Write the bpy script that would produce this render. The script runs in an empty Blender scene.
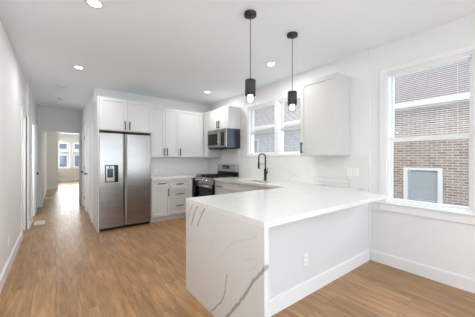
import bpy, bmesh, math, random
from math import radians, sin, cos, pi
from mathutils import Vector, Matrix

C = bpy.context.scene.collection
S = bpy.context.scene
random.seed(7)

# ------------------------------------------------------------------ camera, world, lights, exposure
cam_d = bpy.data.cameras.new('camera')
cam_d.sensor_width = 36.0
cam_d.lens = 18.0
cam_d.clip_start = 0.05
cam = bpy.data.objects.new('camera', cam_d)
C.objects.link(cam)
cam.location = (0, 0, 1.314)
cam.rotation_euler = (radians(90), 0, radians(-37.383))
S.camera = cam

world = bpy.data.worlds.new('sky')
S.world = world
world.use_nodes = True
bg = world.node_tree.nodes['Background']
bg.inputs['Color'].default_value = (0.93, 0.965, 1.0, 1)
bg.inputs['Strength'].default_value = 1.9

S.view_settings.view_transform = 'Standard'
S.view_settings.look = 'None'
S.view_settings.exposure = 0.06
S.view_settings.gamma = 1.0
S.view_settings.use_curve_mapping = False
S.cycles.use_denoising = True
S.cycles.max_bounces = 12
S.cycles.diffuse_bounces = 6
S.cycles.transparent_max_bounces = 16
S.cycles.sample_clamp_indirect = 6.0
S.cycles.caustics_reflective = False
S.cycles.caustics_refractive = False


def area_light(name, loc, rot, sx, sy, power, color=(1, 1, 1), spread=180):
    d = bpy.data.lights.new(name, 'AREA')
    d.shape = 'RECTANGLE'
    d.size = sx
    d.size_y = sy
    d.energy = power
    d.color = color
    d.spread = radians(spread)
    o = bpy.data.objects.new(name, d)
    C.objects.link(o)
    o.location = loc
    o.rotation_euler = rot
    return o

# daylight through the windows in view, plus added fill lamps
area_light('fill_front', (1.4, -7.75, 1.35), (radians(128), 0, 0), 3.0, 2.0, 165, (0.76, 0.88, 1.0))  # added fill from behind the camera, tilted up at the ceiling
area_light('fill_living_left', (-1.2, -3.6, 1.35), (radians(130), 0, radians(-90)), 3.2, 1.8, 30, (0.76, 0.88, 1.0))  # added fill through an unseen left-hand window
area_light('fill_living_right', (4.0, -3.6, 1.35), (radians(128), 0, radians(90)), 3.2, 1.8, 580, (0.76, 0.88, 1.0))  # added fill through an unseen right-hand window
area_light('daylight_big_window', (5.0, 0.60, 2.5), (radians(68), 0, radians(90)), 2.4, 2.0, 80, (0.80, 0.91, 1.0))
area_light('fill_side_room_a', (-1.37, 5.60, 1.5), (radians(90), 0, radians(-90)), 0.7, 1.6, 11, (0.95, 0.98, 1.0))  # lamp added in an unseen side room to brighten the hall
area_light('fill_side_room_b', (-1.0, 6.55, 1.5), (radians(90), 0, radians(-60)), 0.4, 1.6, 22, (0.95, 0.98, 1.0))  # second added side-room lamp, angled toward the hall end
area_light('daylight_kitchen', (3.60, 3.08, 1.9), (radians(90), 0, radians(90)), 1.4, 1.0, 1.0, (0.93, 0.97, 1.0))
area_light('daylight_far', (0.75, 17.5, 1.6), (radians(105), 0, radians(180)), 1.4, 1.6, 120, (0.95, 0.98, 1.0))
area_light('fill_far_side', (2.05, 13.0, 1.5), (radians(90), 0, radians(90)), 3.0, 1.6, 38, (0.90, 0.98, 1.0))  # added lamp inside the far room, no window on this side

CAN_POWER = 10.5
PENDANT_POWER = 0.8

# ------------------------------------------------------------------ materials
def lin(r, g, b):
    def f(c):
        c /= 255.0
        return c / 12.92 if c <= 0.04045 else ((c + 0.055) / 1.055) ** 2.4
    return (f(r), f(g), f(b), 1.0)


def mat(name, col, rough=0.5, metal=0.0, spec=0.5, noise=0.0, scale=30.0, emit=None, estr=0.0):
    m = bpy.data.materials.new(name)
    m.use_nodes = True
    nt = m.node_tree
    p = nt.nodes['Principled BSDF']
    p.inputs['Base Color'].default_value = col
    p.inputs['Roughness'].default_value = rough
    p.inputs['Metallic'].default_value = metal
    p.inputs['Specular IOR Level'].default_value = spec
    if noise > 0:
        tc = nt.nodes.new('ShaderNodeTexCoord')
        n = nt.nodes.new('ShaderNodeTexNoise')
        n.inputs['Scale'].default_value = scale
        n.inputs['Detail'].default_value = 3
        mr = nt.nodes.new('ShaderNodeMapRange')
        mr.inputs['To Min'].default_value = 1 - noise
        mr.inputs['To Max'].default_value = 1 + noise
        mx = nt.nodes.new('ShaderNodeVectorMath')
        mx.operation = 'SCALE'
        mx.inputs[0].default_value = col[:3]
        nt.links.new(tc.outputs['Object'], n.inputs['Vector'])
        nt.links.new(n.outputs['Fac'], mr.inputs['Value'])
        nt.links.new(mr.outputs['Result'], mx.inputs['Scale'])
        nt.links.new(mx.outputs['Vector'], p.inputs['Base Color'])
    if emit:
        p.inputs['Emission Color'].default_value = emit
        p.inputs['Emission Strength'].default_value = estr
    return m


M = {}
M['wall'] = mat('wall_paint', lin(232, 232, 231), 0.75, noise=0.006, scale=6)
M['wall_far'] = mat('far_room_paint', lin(226, 223, 217), 0.75, noise=0.006, scale=6)
M['ceiling'] = mat('ceiling_paint', lin(242, 248, 252), 0.85, noise=0.006, scale=6)
M['trim'] = mat('white_trim_paint', lin(236, 236, 237), 0.4, noise=0.004)
M['cab'] = mat('white_cabinet_lacquer', lin(208, 208, 206), 0.38, noise=0.004)
M['panel'] = mat('peninsula_panel_paint', lin(220, 221, 223), 0.4, noise=0.004)
M['toe'] = mat('toe_kick_white', lin(225, 224, 221), 0.5, noise=0.004)
M['black'] = mat('matte_black_metal', lin(16, 16, 17), 0.45, 0.0, 0.3, noise=0.05)
M['pendant'] = mat('pendant_black_metal', lin(52, 52, 51), 0.5, 0.2, noise=0.05)
M['blackgloss'] = mat('black_glass', lin(14, 13, 14), 0.15, 0.0, 0.25, noise=0.03)
M['iron'] = mat('cast_iron', lin(24, 24, 25), 0.6, noise=0.1)
M['mwside'] = mat('microwave_dark_case', lin(62, 66, 74), 0.35, 0.55, noise=0.03)
M['darkgrey'] = mat('dark_grey_case', lin(50, 51, 53), 0.5, noise=0.03)
M['chrome'] = mat('polished_metal', lin(205, 206, 208), 0.18, 1.0, noise=0.01)
M['screen'] = mat('dark_display', lin(36, 40, 48), 0.15, noise=0.02)
M['plate'] = mat('outlet_plastic', lin(238, 238, 236), 0.35, noise=0.004)
M['slot'] = mat('outlet_slot_dark', lin(150, 150, 150), 0.5, noise=0.02)
M['vinyl'] = mat('white_window_vinyl', lin(240, 241, 242), 0.4, noise=0.004)
M['slat'] = mat('white_blind_slat', lin(236, 237, 238), 0.5, noise=0.006)
M['register'] = mat('floor_register_white', lin(244, 240, 234), 0.45, noise=0.01)
M['knob'] = mat('dark_bronze_knob', lin(40, 38, 37), 0.35, 0.7, noise=0.03)
M['lens'] = mat('lit_lens', lin(255, 252, 246), 0.4, noise=0.002, emit=(1, 0.97, 0.92, 1), estr=9.0)
M['bulb'] = mat('lit_bulb', lin(255, 246, 232), 0.4, noise=0.002, emit=(1, 0.86, 0.70, 1), estr=1.7)
M['detector'] = mat('detector_plastic', lin(222, 221, 218), 0.5, noise=0.004)
M['shingle_far'] = mat('slate_roof', lin(120, 122, 130), 0.8, noise=0.15, scale=12)
M['siding_blue'] = mat('pale_blue_siding', lin(214, 219, 230), 0.7, noise=0.05, scale=3)
M['siding_white'] = mat('white_siding', lin(232, 232, 232), 0.7, noise=0.05, scale=3)
M['dark_window'] = mat('distant_window_glass', lin(122, 134, 152), 0.2, noise=0.1, scale=3)
M['neighbour_slat'] = mat('blue_grey_blind', lin(206, 209, 213), 0.5, noise=0.02)
M['concrete'] = mat('outdoor_concrete', lin(150, 148, 144), 0.9, noise=0.1, scale=4)


def steel():
    m = bpy.data.materials.new('brushed_stainless')
    m.use_nodes = True
    nt = m.node_tree
    p = nt.nodes['Principled BSDF']
    p.inputs['Metallic'].default_value = 1.0
    tc = nt.nodes.new('ShaderNodeTexCoord')
    mp = nt.nodes.new('ShaderNodeMapping')
    mp.inputs['Scale'].default_value = (1.5, 1.5, 260)
    n = nt.nodes.new('ShaderNodeTexNoise')
    n.inputs['Scale'].default_value = 2.0
    n.inputs['Detail'].default_value = 2
    nt.links.new(tc.outputs['Object'], mp.inputs['Vector'])
    nt.links.new(mp.outputs['Vector'], n.inputs['Vector'])
    r = nt.nodes.new('ShaderNodeMapRange')
    r.inputs['To Min'].default_value = 0.20
    r.inputs['To Max'].default_value = 0.32
    nt.links.new(n.outputs['Fac'], r.inputs['Value'])
    nt.links.new(r.outputs['Result'], p.inputs['Roughness'])
    cr = nt.nodes.new('ShaderNodeValToRGB')
    cr.color_ramp.elements[0].color = lin(141, 137, 133)
    cr.color_ramp.elements[1].color = lin(153, 149, 145)
    nt.links.new(n.outputs['Fac'], cr.inputs['Fac'])
    nt.links.new(cr.outputs['Color'], p.inputs['Base Color'])
    return m


M['steel'] = steel()


def pane_glass(name, tint=(1, 1, 1, 1), refl=1.0):
    m = bpy.data.materials.new(name)
    m.use_nodes = True
    nt = m.node_tree
    nt.nodes.clear()
    out = nt.nodes.new('ShaderNodeOutputMaterial')
    tr = nt.nodes.new('ShaderNodeBsdfTransparent')
    tr.inputs['Color'].default_value = tint
    gl = nt.nodes.new('ShaderNodeBsdfGlossy')
    gl.inputs['Roughness'].default_value = 0.02
    fr = nt.nodes.new('ShaderNodeFresnel')
    fr.inputs['IOR'].default_value = 1.35
    mx = nt.nodes.new('ShaderNodeMixShader')
    ge = nt.nodes.new('ShaderNodeNewGeometry')      # reflect at the front face only
    iv = nt.nodes.new('ShaderNodeMath'); iv.operation = 'SUBTRACT'; iv.inputs[0].default_value = 1.0
    nt.links.new(ge.outputs['Backfacing'], iv.inputs[1])
    fm = nt.nodes.new('ShaderNodeMath'); fm.operation = 'MULTIPLY'
    nt.links.new(fr.outputs['Fac'], fm.inputs[0]); nt.links.new(iv.outputs[0], fm.inputs[1])
    nt.links.new(fm.outputs[0], mx.inputs['Fac'])
    nt.links.new(tr.outputs['BSDF'], mx.inputs[1])
    nt.links.new(gl.outputs['BSDF'], mx.inputs[2])
    nt.links.new(mx.outputs['Shader'], out.inputs['Surface'])
    return m


M['steel_light'] = mat('satin_steel', lin(178, 176, 173), 0.3, 1.0, noise=0.03, scale=40)
M['glass'] = pane_glass('window_glass', (0.97, 0.98, 0.98, 1))
M['shade_glass'] = pane_glass('pendant_clear_glass', (0.93, 0.92, 0.91, 1))


def wood_floor():
    m = bpy.data.materials.new('oak_vinyl_planks')
    m.use_nodes = True
    nt = m.node_tree
    L = nt.links.new
    p = nt.nodes['Principled BSDF']
    tc = nt.nodes.new('ShaderNodeTexCoord')
    sep = nt.nodes.new('ShaderNodeSeparateXYZ')
    L(tc.outputs['Object'], sep.inputs[0])
    cmb = nt.nodes.new('ShaderNodeCombineXYZ')      # planks run along Y
    L(sep.outputs['Y'], cmb.inputs['X'])
    L(sep.outputs['X'], cmb.inputs['Y'])
    br = nt.nodes.new('ShaderNodeTexBrick')
    br.offset = 0.37
    br.offset_frequency = 2
    br.inputs['Scale'].default_value = 1.0
    br.inputs['Brick Width'].default_value = 1.22
    br.inputs['Row Height'].default_value = 0.178
    br.inputs['Mortar Size'].default_value = 0.0012
    br.inputs['Mortar Smooth'].default_value = 0.1
    br.inputs['Bias'].default_value = 0.0
    br.inputs['Color1'].default_value = (0, 0, 0, 1)
    br.inputs['Color2'].default_value = (1, 1, 1, 1)
    br.inputs['Mortar'].default_value = (0.5, 0.5, 0.5, 1)
    L(cmb.outputs[0], br.inputs['Vector'])
    # grain, shifted per plank
    sh = nt.nodes.new('ShaderNodeVectorMath')
    sh.operation = 'SCALE'
    sh.inputs['Scale'].default_value = 9.0
    L(br.outputs['Color'], sh.inputs[0])
    ad = nt.nodes.new('ShaderNodeVectorMath')
    ad.operation = 'ADD'
    L(cmb.outputs[0], ad.inputs[0])
    L(sh.outputs[0], ad.inputs[1])
    mp = nt.nodes.new('ShaderNodeMapping')
    mp.inputs['Scale'].default_value = (1.1, 11, 1)
    L(ad.outputs[0], mp.inputs['Vector'])
    n1 = nt.nodes.new('ShaderNodeTexNoise')
    n1.inputs['Scale'].default_value = 2.6
    n1.inputs['Detail'].default_value = 7
    n1.inputs['Roughness'].default_value = 0.62
    n1.inputs['Distortion'].default_value = 0.6
    L(mp.outputs[0], n1.inputs['Vector'])
    mp2 = nt.nodes.new('ShaderNodeMapping')
    mp2.inputs['Scale'].default_value = (1.6, 6, 1)
    L(ad.outputs[0], mp2.inputs['Vector'])
    n2 = nt.nodes.new('ShaderNodeTexNoise')
    n2.inputs['Scale'].default_value = 1.4
    n2.inputs['Detail'].default_value = 4
    L(mp2.outputs[0], n2.inputs['Vector'])
    ramp = nt.nodes.new('ShaderNodeValToRGB')
    e = ramp.color_ramp.elements
    e[0].position = 0.28
    e[0].color = lin(130, 96, 65)
    e[1].position = 0.72
    e[1].color = lin(186, 148, 107)
    a = e.new(0.5)
    a.color = lin(161, 121, 81)
    L(n1.outputs['Fac'], ramp.inputs['Fac'])
    # plank-to-plank tone
    t = nt.nodes.new('ShaderNodeMapRange')
    t.inputs['To Min'].default_value = 0.88
    t.inputs['To Max'].default_value = 1.10
    L(br.outputs['Color'], t.inputs['Value'])
    t2 = nt.nodes.new('ShaderNodeMapRange')
    t2.inputs['From Min'].default_value = 0.3
    t2.inputs['From Max'].default_value = 0.7
    t2.inputs['To Min'].default_value = 0.86
    t2.inputs['To Max'].default_value = 1.10
    L(n2.outputs['Fac'], t2.inputs['Value'])
    mu = nt.nodes.new('ShaderNodeMath')
    mu.operation = 'MULTIPLY'
    L(t.outputs[0], mu.inputs[0])
    L(t2.outputs[0], mu.inputs[1])
    sc = nt.nodes.new('ShaderNodeVectorMath')
    sc.operation = 'SCALE'
    L(ramp.outputs['Color'], sc.inputs[0])
    L(mu.outputs[0], sc.inputs['Scale'])
    mx = nt.nodes.new('ShaderNodeMix')
    mx.data_type = 'RGBA'
    L(br.outputs['Fac'], mx.inputs['Factor'])
    L(sc.outputs[0], mx.inputs[6])
    mx.inputs[7].default_value = lin(92, 66, 46)
    L(mx.outputs[2], p.inputs['Base Color'])
    rr = nt.nodes.new('ShaderNodeMapRange')
    rr.inputs['To Min'].default_value = 0.42
    rr.inputs['To Max'].default_value = 0.30
    L(n1.outputs['Fac'], rr.inputs['Value'])
    L(rr.outputs[0], p.inputs['Roughness'])
    bp = nt.nodes.new('ShaderNodeBump')
    bp.inputs['Strength'].default_value = 0.08
    bp.inputs['Distance'].default_value = 0.003
    L(n1.outputs['Fac'], bp.inputs['Height'])
    L(bp.outputs[0], p.inputs['Normal'])
    return m


M['floor'] = wood_floor()


def brick_mat(name, c1, c2, mortar, bw=0.21, rh=0.0677, plane='YZ', msize=0.011):
    m = bpy.data.materials.new(name)
    m.use_nodes = True
    nt = m.node_tree
    L = nt.links.new
    p = nt.nodes['Principled BSDF']
    p.inputs['Roughness'].default_value = 0.9
    tc = nt.nodes.new('ShaderNodeTexCoord')
    sep = nt.nodes.new('ShaderNodeSeparateXYZ')
    L(tc.outputs['Object'], sep.inputs[0])
    cmb = nt.nodes.new('ShaderNodeCombineXYZ')
    L(sep.outputs[plane[0]], cmb.inputs['X'])
    L(sep.outputs[plane[1]], cmb.inputs['Y'])
    br = nt.nodes.new('ShaderNodeTexBrick')
    br.inputs['Scale'].default_value = 1.0
    br.inputs['Brick Width'].default_value = bw
    br.inputs['Row Height'].default_value = rh
    br.inputs['Mortar Size'].default_value = msize
    br.inputs['Mortar Smooth'].default_value = 0.3
    br.inputs['Color1'].default_value = c1
    br.inputs['Color2'].default_value = c2
    br.inputs['Mortar'].default_value = mortar
    L(cmb.outputs[0], br.inputs['Vector'])
    n = nt.nodes.new('ShaderNodeTexNoise')
    n.inputs['Scale'].default_value = 5.0
    n.inputs['Detail'].default_value = 5
    L(cmb.outputs[0], n.inputs['Vector'])
    mr = nt.nodes.new('ShaderNodeMapRange')
    mr.inputs['To Min'].default_value = 0.7
    mr.inputs['To Max'].default_value = 1.3
    L(n.outputs['Fac'], mr.inputs['Value'])
    sc = nt.nodes.new('ShaderNodeVectorMath')
    sc.operation = 'SCALE'
    L(br.outputs['Color'], sc.inputs[0])
    L(mr.outputs[0], sc.inputs['Scale'])
    L(sc.outputs[0], p.inputs['Base Color'])
    return m


M['brick'] = brick_mat('weathered_brick', lin(142, 122, 111), lin(170, 153, 143), lin(200, 194, 188))
M['shingle'] = brick_mat('asphalt_shingles', lin(140, 130, 131), lin(146, 137, 138), lin(126, 117, 118), 0.30, 0.14, 'YX', 0.006)
M['lap_siding'] = brick_mat('pale_lap_siding', lin(206, 209, 214), lin(212, 214, 218), lin(160, 164, 170), 40.0, 0.115, 'YZ', 0.006)
M['brick_far'] = brick_mat('distant_brick', lin(150, 150, 165), lin(175, 172, 182), lin(200, 200, 205), plane='XZ')


def quartz(name, plane, lines=(), faint=1.0, base=(224, 223, 220)):
    """White quartz: soft procedural veining, plus strong veins along given polylines
    (points in the two object axes of `plane`, with a half width)."""
    m = bpy.data.materials.new(name)
    m.use_nodes = True
    nt = m.node_tree
    L = nt.links.new
    p = nt.nodes['Principled BSDF']
    p.inputs['Roughness'].default_value = 0.14
    tc = nt.nodes.new('ShaderNodeTexCoord')
    # soft large clouds
    n0 = nt.nodes.new('ShaderNodeTexNoise')
    n0.inputs['Scale'].default_value = 1.6
    n0.inputs['Detail'].default_value = 4
    n0.inputs['Distortion'].default_value = 1.2
    L(tc.outputs['Object'], n0.inputs['Vector'])
    ab = nt.nodes.new('ShaderNodeMath')
    ab.operation = 'SUBTRACT'
    ab.inputs[1].default_value = 0.5
    L(n0.outputs['Fac'], ab.inputs[0])
    ab2 = nt.nodes.new('ShaderNodeMath')
    ab2.operation = 'ABSOLUTE'
    L(ab.outputs[0], ab2.inputs[0])
    mr = nt.nodes.new('ShaderNodeMapRange')
    mr.inputs['From Min'].default_value = 0.0
    mr.inputs['From Max'].default_value = 0.010
    mr.inputs['To Min'].default_value = 0.34 * faint
    mr.inputs['To Max'].default_value = 0.0
    L(ab2.outputs[0], mr.inputs['Value'])
    # break the faint veins up
    n3 = nt.nodes.new('ShaderNodeTexNoise')
    n3.inputs['Scale'].default_value = 2.3
    L(tc.outputs['Object'], n3.inputs['Vector'])
    r3 = nt.nodes.new('ShaderNodeMapRange')
    r3.inputs['From Min'].default_value = 0.45
    r3.inputs['From Max'].default_value = 0.6
    L(n3.outputs['Fac'], r3.inputs['Value'])
    mm = nt.nodes.new('ShaderNodeMath')
    mm.operation = 'MULTIPLY'
    L(mr.outputs[0], mm.inputs[0])
    L(r3.outputs[0], mm.inputs[1])
    veins = mm.outputs[0]
    if lines:
        nd = nt.nodes.new('ShaderNodeTexNoise')
        nd.inputs['Scale'].default_value = 14
        nd.inputs['Detail'].default_value = 4
        L(tc.outputs['Object'], nd.inputs['Vector'])
        su = nt.nodes.new('ShaderNodeVectorMath')
        su.operation = 'SUBTRACT'
        su.inputs[1].default_value = (0.5, 0.5, 0.5)
        L(nd.outputs['Color'], su.inputs[0])
        sc = nt.nodes.new('ShaderNodeVectorMath')
        sc.operation = 'SCALE'
        sc.inputs['Scale'].default_value = 0.03
        L(su.outputs[0], sc.inputs[0])
        ad = nt.nodes.new('ShaderNodeVectorMath')
        ad.operation = 'ADD'
        L(tc.outputs['Object'], ad.inputs[0])
        L(sc.outputs[0], ad.inputs[1])
        sp = nt.nodes.new('ShaderNodeSeparateXYZ')
        L(ad.outputs[0], sp.inputs[0])
        cb = nt.nodes.new('ShaderNodeCombineXYZ')
        L(sp.outputs[plane[0]], cb.inputs['X'])
        L(sp.outputs[plane[1]], cb.inputs['Y'])
        for pts, w, strength in lines:
            acc = None
            for (a, b) in zip(pts[:-1], pts[1:]):
                A = Vector((a[0], a[1], 0)); B = Vector((b[0], b[1], 0)); D = B - A
                pa = nt.nodes.new('ShaderNodeVectorMath'); pa.operation = 'SUBTRACT'
                L(cb.outputs[0], pa.inputs[0]); pa.inputs[1].default_value = A
                dt = nt.nodes.new('ShaderNodeVectorMath'); dt.operation = 'DOT_PRODUCT'
                L(pa.outputs[0], dt.inputs[0]); dt.inputs[1].default_value = D / D.length_squared
                cl = nt.nodes.new('ShaderNodeClamp')
                L(dt.outputs['Value'], cl.inputs['Value'])
                s2 = nt.nodes.new('ShaderNodeVectorMath'); s2.operation = 'SCALE'
                s2.inputs[0].default_value = D
                L(cl.outputs[0], s2.inputs['Scale'])
                df = nt.nodes.new('ShaderNodeVectorMath'); df.operation = 'DISTANCE'
                L(pa.outputs[0], df.inputs[0]); L(s2.outputs[0], df.inputs[1])
                if acc is None:
                    acc = df.outputs['Value']
                else:
                    mn = nt.nodes.new('ShaderNodeMath'); mn.operation = 'MINIMUM'
                    L(acc, mn.inputs[0]); L(df.outputs['Value'], mn.inputs[1])
                    acc = mn.outputs[0]
            v = nt.nodes.new('ShaderNodeMapRange')
            v.inputs['From Min'].default_value = w * 0.5
            v.inputs['From Max'].default_value = w * 1.5
            v.inputs['To Min'].default_value = strength
            v.inputs['To Max'].default_value = 0.0
            L(acc, v.inputs['Value'])
            mxx = nt.nodes.new('ShaderNodeMath'); mxx.operation = 'MAXIMUM'
            L(veins, mxx.inputs[0]); L(v.outputs[0], mxx.inputs[1])
            veins = mxx.outputs[0]
    mx = nt.nodes.new('ShaderNodeMix')
    mx.data_type = 'RGBA'
    L(veins, mx.inputs['Factor'])
    mx.inputs[6].default_value = lin(*base)
    mx.inputs[7].default_value = lin(148, 145, 139)
    L(mx.outputs[2], p.inputs['Base Color'])
    return m


WF_LINES = [
    ([(1.060, .645), (1.125, .575), (1.197, .487), (1.306, .33), (1.40, .215), (1.502, .095), (1.58, 0)], .0100, .85),
    ([(1.495, .425), (1.508, .36), (1.517, .312), (1.551, .207), (1.63, .12), (1.73, .02), (1.75, 0)], .0065, .75),
    ([(2.041, .914), (2.09, .85), (2.13, .80), (2.174, .713)], .006, .65),
    ([(1.917, .914), (1.985, .86), (2.041, .80), (2.075, .73), (2.099, .67)], .008, .85),
    ([(1.809, .914), (1.893, .809), (1.94, .74), (1.972, .692)], .008, .85),
    ([(1.154, .828), (1.164, .793), (1.311, .739), (1.431, .684), (1.51, .608), (1.565, .528)], .005, .16),
    ([(1.669, .79), (1.701, .633), (1.853, .397)], .005, .12),
    ([(1.278, .61), (1.174, .658), (1.154, .619), (1.246, .539)], .006, .12),
]
TOP_LINES = [
    ([(1.04, 1.80), (1.25, 1.78), (1.6, 1.72), (2.1, 1.74), (2.7, 1.66)], .006, .30),
    ([(1.04, 1.88), (1.3, 1.90), (1.75, 1.97), (2.3, 1.92), (2.9, 2.02)], .005, .28),
    ([(1.25, 1.12), (1.45, 1.35), (1.62, 1.52), (1.85, 1.62)], .005, .07),
    ([(1.9, 1.15), (2.15, 1.4), (2.3, 1.7), (2.6, 2.0)], .005, .07),
]
SPLASH_LINES = [
    ([(1.66, .914), (1.665, 1.02), (1.70, 1.03), (1.69, 1.10)], .010, .30),
    ([(1.70, .96), (1.95, .955), (2.2, .965), (2.25, 1.01)], .006, .26),
    ([(2.21, .914), (2.215, 1.03), (2.05, 1.035), (1.72, 1.03)], .005, .24),
    ([(2.5, 1.0), (2.8, 1.12), (3.1, 1.2), (3.4, 1.32)], .005, .2),
]
BACK_LINES = [
    ([(2.05, .95), (2.2, 1.08), (2.32, 1.02), (2.5, .96)], .007, .22),
    ([(1.55, 1.0), (1.75, 1.06), (2.0, 1.22), (2.1, 1.34)], .006, .10),
]
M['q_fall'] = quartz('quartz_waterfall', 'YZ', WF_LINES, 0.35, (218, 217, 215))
M['q_top'] = quartz('quartz_top', 'XY', TOP_LINES, 0.6)
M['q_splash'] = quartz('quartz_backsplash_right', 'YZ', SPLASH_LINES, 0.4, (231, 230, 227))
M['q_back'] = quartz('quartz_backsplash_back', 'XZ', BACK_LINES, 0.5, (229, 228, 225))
M['q_top2'] = quartz('quartz_corner_top', 'XY', (), 0.6)

# ------------------------------------------------------------------ mesh helpers
class MB:
    def __init__(self):
        self.bm = bmesh.new()

    def box(self, x0, x1, y0, y1, z0, z1, bev=0.0, seg=1):
        if x1 < x0: x0, x1 = x1, x0
        if y1 < y0: y0, y1 = y1, y0
        if z1 < z0: z0, z1 = z1, z0
        vs = [self.bm.verts.new(p) for p in ((x0, y0, z0), (x1, y0, z0), (x1, y1, z0), (x0, y1, z0),
                                             (x0, y0, z1), (x1, y0, z1), (x1, y1, z1), (x0, y1, z1))]
        fs = [self.bm.faces.new([vs[i] for i in f]) for f in
              ((3, 2, 1, 0), (4, 5, 6, 7), (0, 1, 5, 4), (1, 2, 6, 5), (2, 3, 7, 6), (3, 0, 4, 7))]
        if bev > 0:
            es = list({e for f in fs for e in f.edges})
            bmesh.ops.bevel(self.bm, geom=es, offset=bev, segments=seg, affect='EDGES', profile=0.5)
        return self

    def prism(self, pts, z0, z1):
        b = [self.bm.verts.new((p[0], p[1], z0)) for p in pts]
        t = [self.bm.verts.new((p[0], p[1], z1)) for p in pts]
        n = len(pts)
        self.bm.faces.new(list(reversed(b)))
        self.bm.faces.new(t)
        for i in range(n):
            j = (i + 1) % n
            self.bm.faces.new((b[i], b[j], t[j], t[i]))
        return self

    def lathe(self, prof, c, axis='Z', n=24, capped=True):
        """prof: list of (radius, height) going along the axis."""
        rings = []
        for r, h in prof:
            ring = []
            for k in range(n):
                a = 2 * pi * k / n
                u, v = r * cos(a), r * sin(a)
                if axis == 'Z': p = (c[0] + u, c[1] + v, c[2] + h)
                elif axis == 'Y': p = (c[0] + u, c[1] + h, c[2] + v)
                else: p = (c[0] + h, c[1] + u, c[2] + v)
                ring.append(self.bm.verts.new(p))
            rings.append(ring)
        for a, b in zip(rings[:-1], rings[1:]):
            for k in range(n):
                j = (k + 1) % n
                f = self.bm.faces.new((a[k], a[j], b[j], b[k]))
                f.smooth = True
        if capped:
            self.bm.faces.new(list(reversed(rings[0])))
            self.bm.faces.new(rings[-1])
        return self

    def cyl(self, c, r, h, axis='Z', n=20):
        return self.lathe([(r, 0), (r, h)], c, axis, n)

    def tube(self, pts, r, n=10, closed_caps=True):
        pts = [Vector(p) for p in pts]
        rings = []
        up = Vector((0, 0, 1))
        prev = None
        for i, p in enumerate(pts):
            if i == 0: d = pts[1] - pts[0]
            elif i == len(pts) - 1: d = pts[-1] - pts[-2]
            else: d = (pts[i + 1] - pts[i - 1])
            d.normalize()
            if prev is None:
                a = d.orthogonal().normalized()
            else:
                a = (prev - d * prev.dot(d)).normalized()
            prev = a
            b = d.cross(a)
            rings.append([self.bm.verts.new(p + (a * cos(2 * pi * k / n) + b * sin(2 * pi * k / n)) * r) for k in range(n)])
        for a, b in zip(rings[:-1], rings[1:]):
            for k in range(n):
                j = (k + 1) % n
                f = self.bm.faces.new((a[k], a[j], b[j], b[k]))
                f.smooth = True
        self.bm.faces.new(list(reversed(rings[0])))
        self.bm.faces.new(rings[-1])
        return self

    def shaker(self, x0, x1, z0, z1, yf, t=0.019, fr=0.057, rec=0.009):
        """Shaker front facing -y: front plane at yf, back at yf+t, recessed centre panel."""
        bm = self.bm
        b = 0.0015
        def rect(ax0, ax1, az0, az1, y):
            return [bm.verts.new(p) for p in ((ax0, y, az0), (ax1, y, az0), (ax1, y, az1), (ax0, y, az1))]
        back = rect(x0, x1, z0, z1, yf + t)
        r1 = rect(x0, x1, z0, z1, yf + b)
        r2 = rect(x0 + b, x1 - b, z0 + b, z1 - b, yf)
        r3 = rect(x0 + fr, x1 - fr, z0 + fr, z1 - fr, yf)
        r4 = rect(x0 + fr + .002, x1 - fr - .002, z0 + fr + .002, z1 - fr - .002, yf + rec)
        for a, c in ((back, r1), (r1, r2), (r2, r3), (r3, r4)):
            for k in range(4):
                j = (k + 1) % 4
                bm.faces.new((a[k], a[j], c[j], c[k]))
        bm.faces.new(r4)
        bm.faces.new(list(reversed(back)))
        return self

    def build(self, name, m, parent=None, offset=None):
        bmesh.ops.recalc_face_normals(self.bm, faces=self.bm.faces)
        if offset is not None:
            bmesh.ops.translate(self.bm, verts=self.bm.verts, vec=-Vector(offset))
        me = bpy.data.meshes.new(name)
        self.bm.to_mesh(me)
        self.bm.free()
        me.materials.append(m)
        o = bpy.data.objects.new(name, me)
        C.objects.link(o)
        if parent is not None:
            o.parent = parent
        return o


def thing(name, label, cat, loc=(0, 0, 0), rotz=0.0, group=None):
    o = bpy.data.objects.new(name, None)
    o.empty_display_size = 0.1
    C.objects.link(o)
    o.location = loc
    o.rotation_euler = (0, 0, rotz)
    o['label'] = label
    o['category'] = cat
    if group: o['group'] = group
    return o


def struct(name, mb, m):
    o = mb.build(name, m)
    o['kind'] = 'structure'
    return o


def struct_empty(name, loc=(0, 0, 0), rotz=0.0):
    o = bpy.data.objects.new(name, None)
    o.empty_display_size = 0.1
    C.objects.link(o)
    o.location = loc
    o.rotation_euler = (0, 0, rotz)
    o['kind'] = 'structure'
    return o


def dup(root, loc, rotz=None, label=None, group=None):
    r = root.copy(); C.objects.link(r)
    r.location = loc
    if rotz is not None: r.rotation_euler = (0, 0, rotz)
    if label: r['label'] = label
    if group: r['group'] = group
    for ch in list(root.children):
        c = ch.copy(); C.objects.link(c); c.parent = r
        for g in list(ch.children):
            d = g.copy(); C.objects.link(d); d.parent = c
    return r


CZ = 2.73          # ceiling height
XW = 3.25          # window wall face
XK = 3.22          # kitchen wall face
YB = 5.506         # back wall face
XL = -0.445        # left wall face
XH = -0.40         # hall left wall face
XR = 0.60          # hall right wall face
YH = 8.40          # hall end header
YFRONT = -7.0
T = 0.14

# ------------------------------------------------------------------ structure
struct('floor', MB().box(-1.4, XW + T, YFRONT - T, 17.6, -0.06, 0), M['floor'])
struct('ceiling', MB().box(-1.4, XW + T, YFRONT - T, 17.6, CZ, CZ + 0.12), M['ceiling'])

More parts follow.
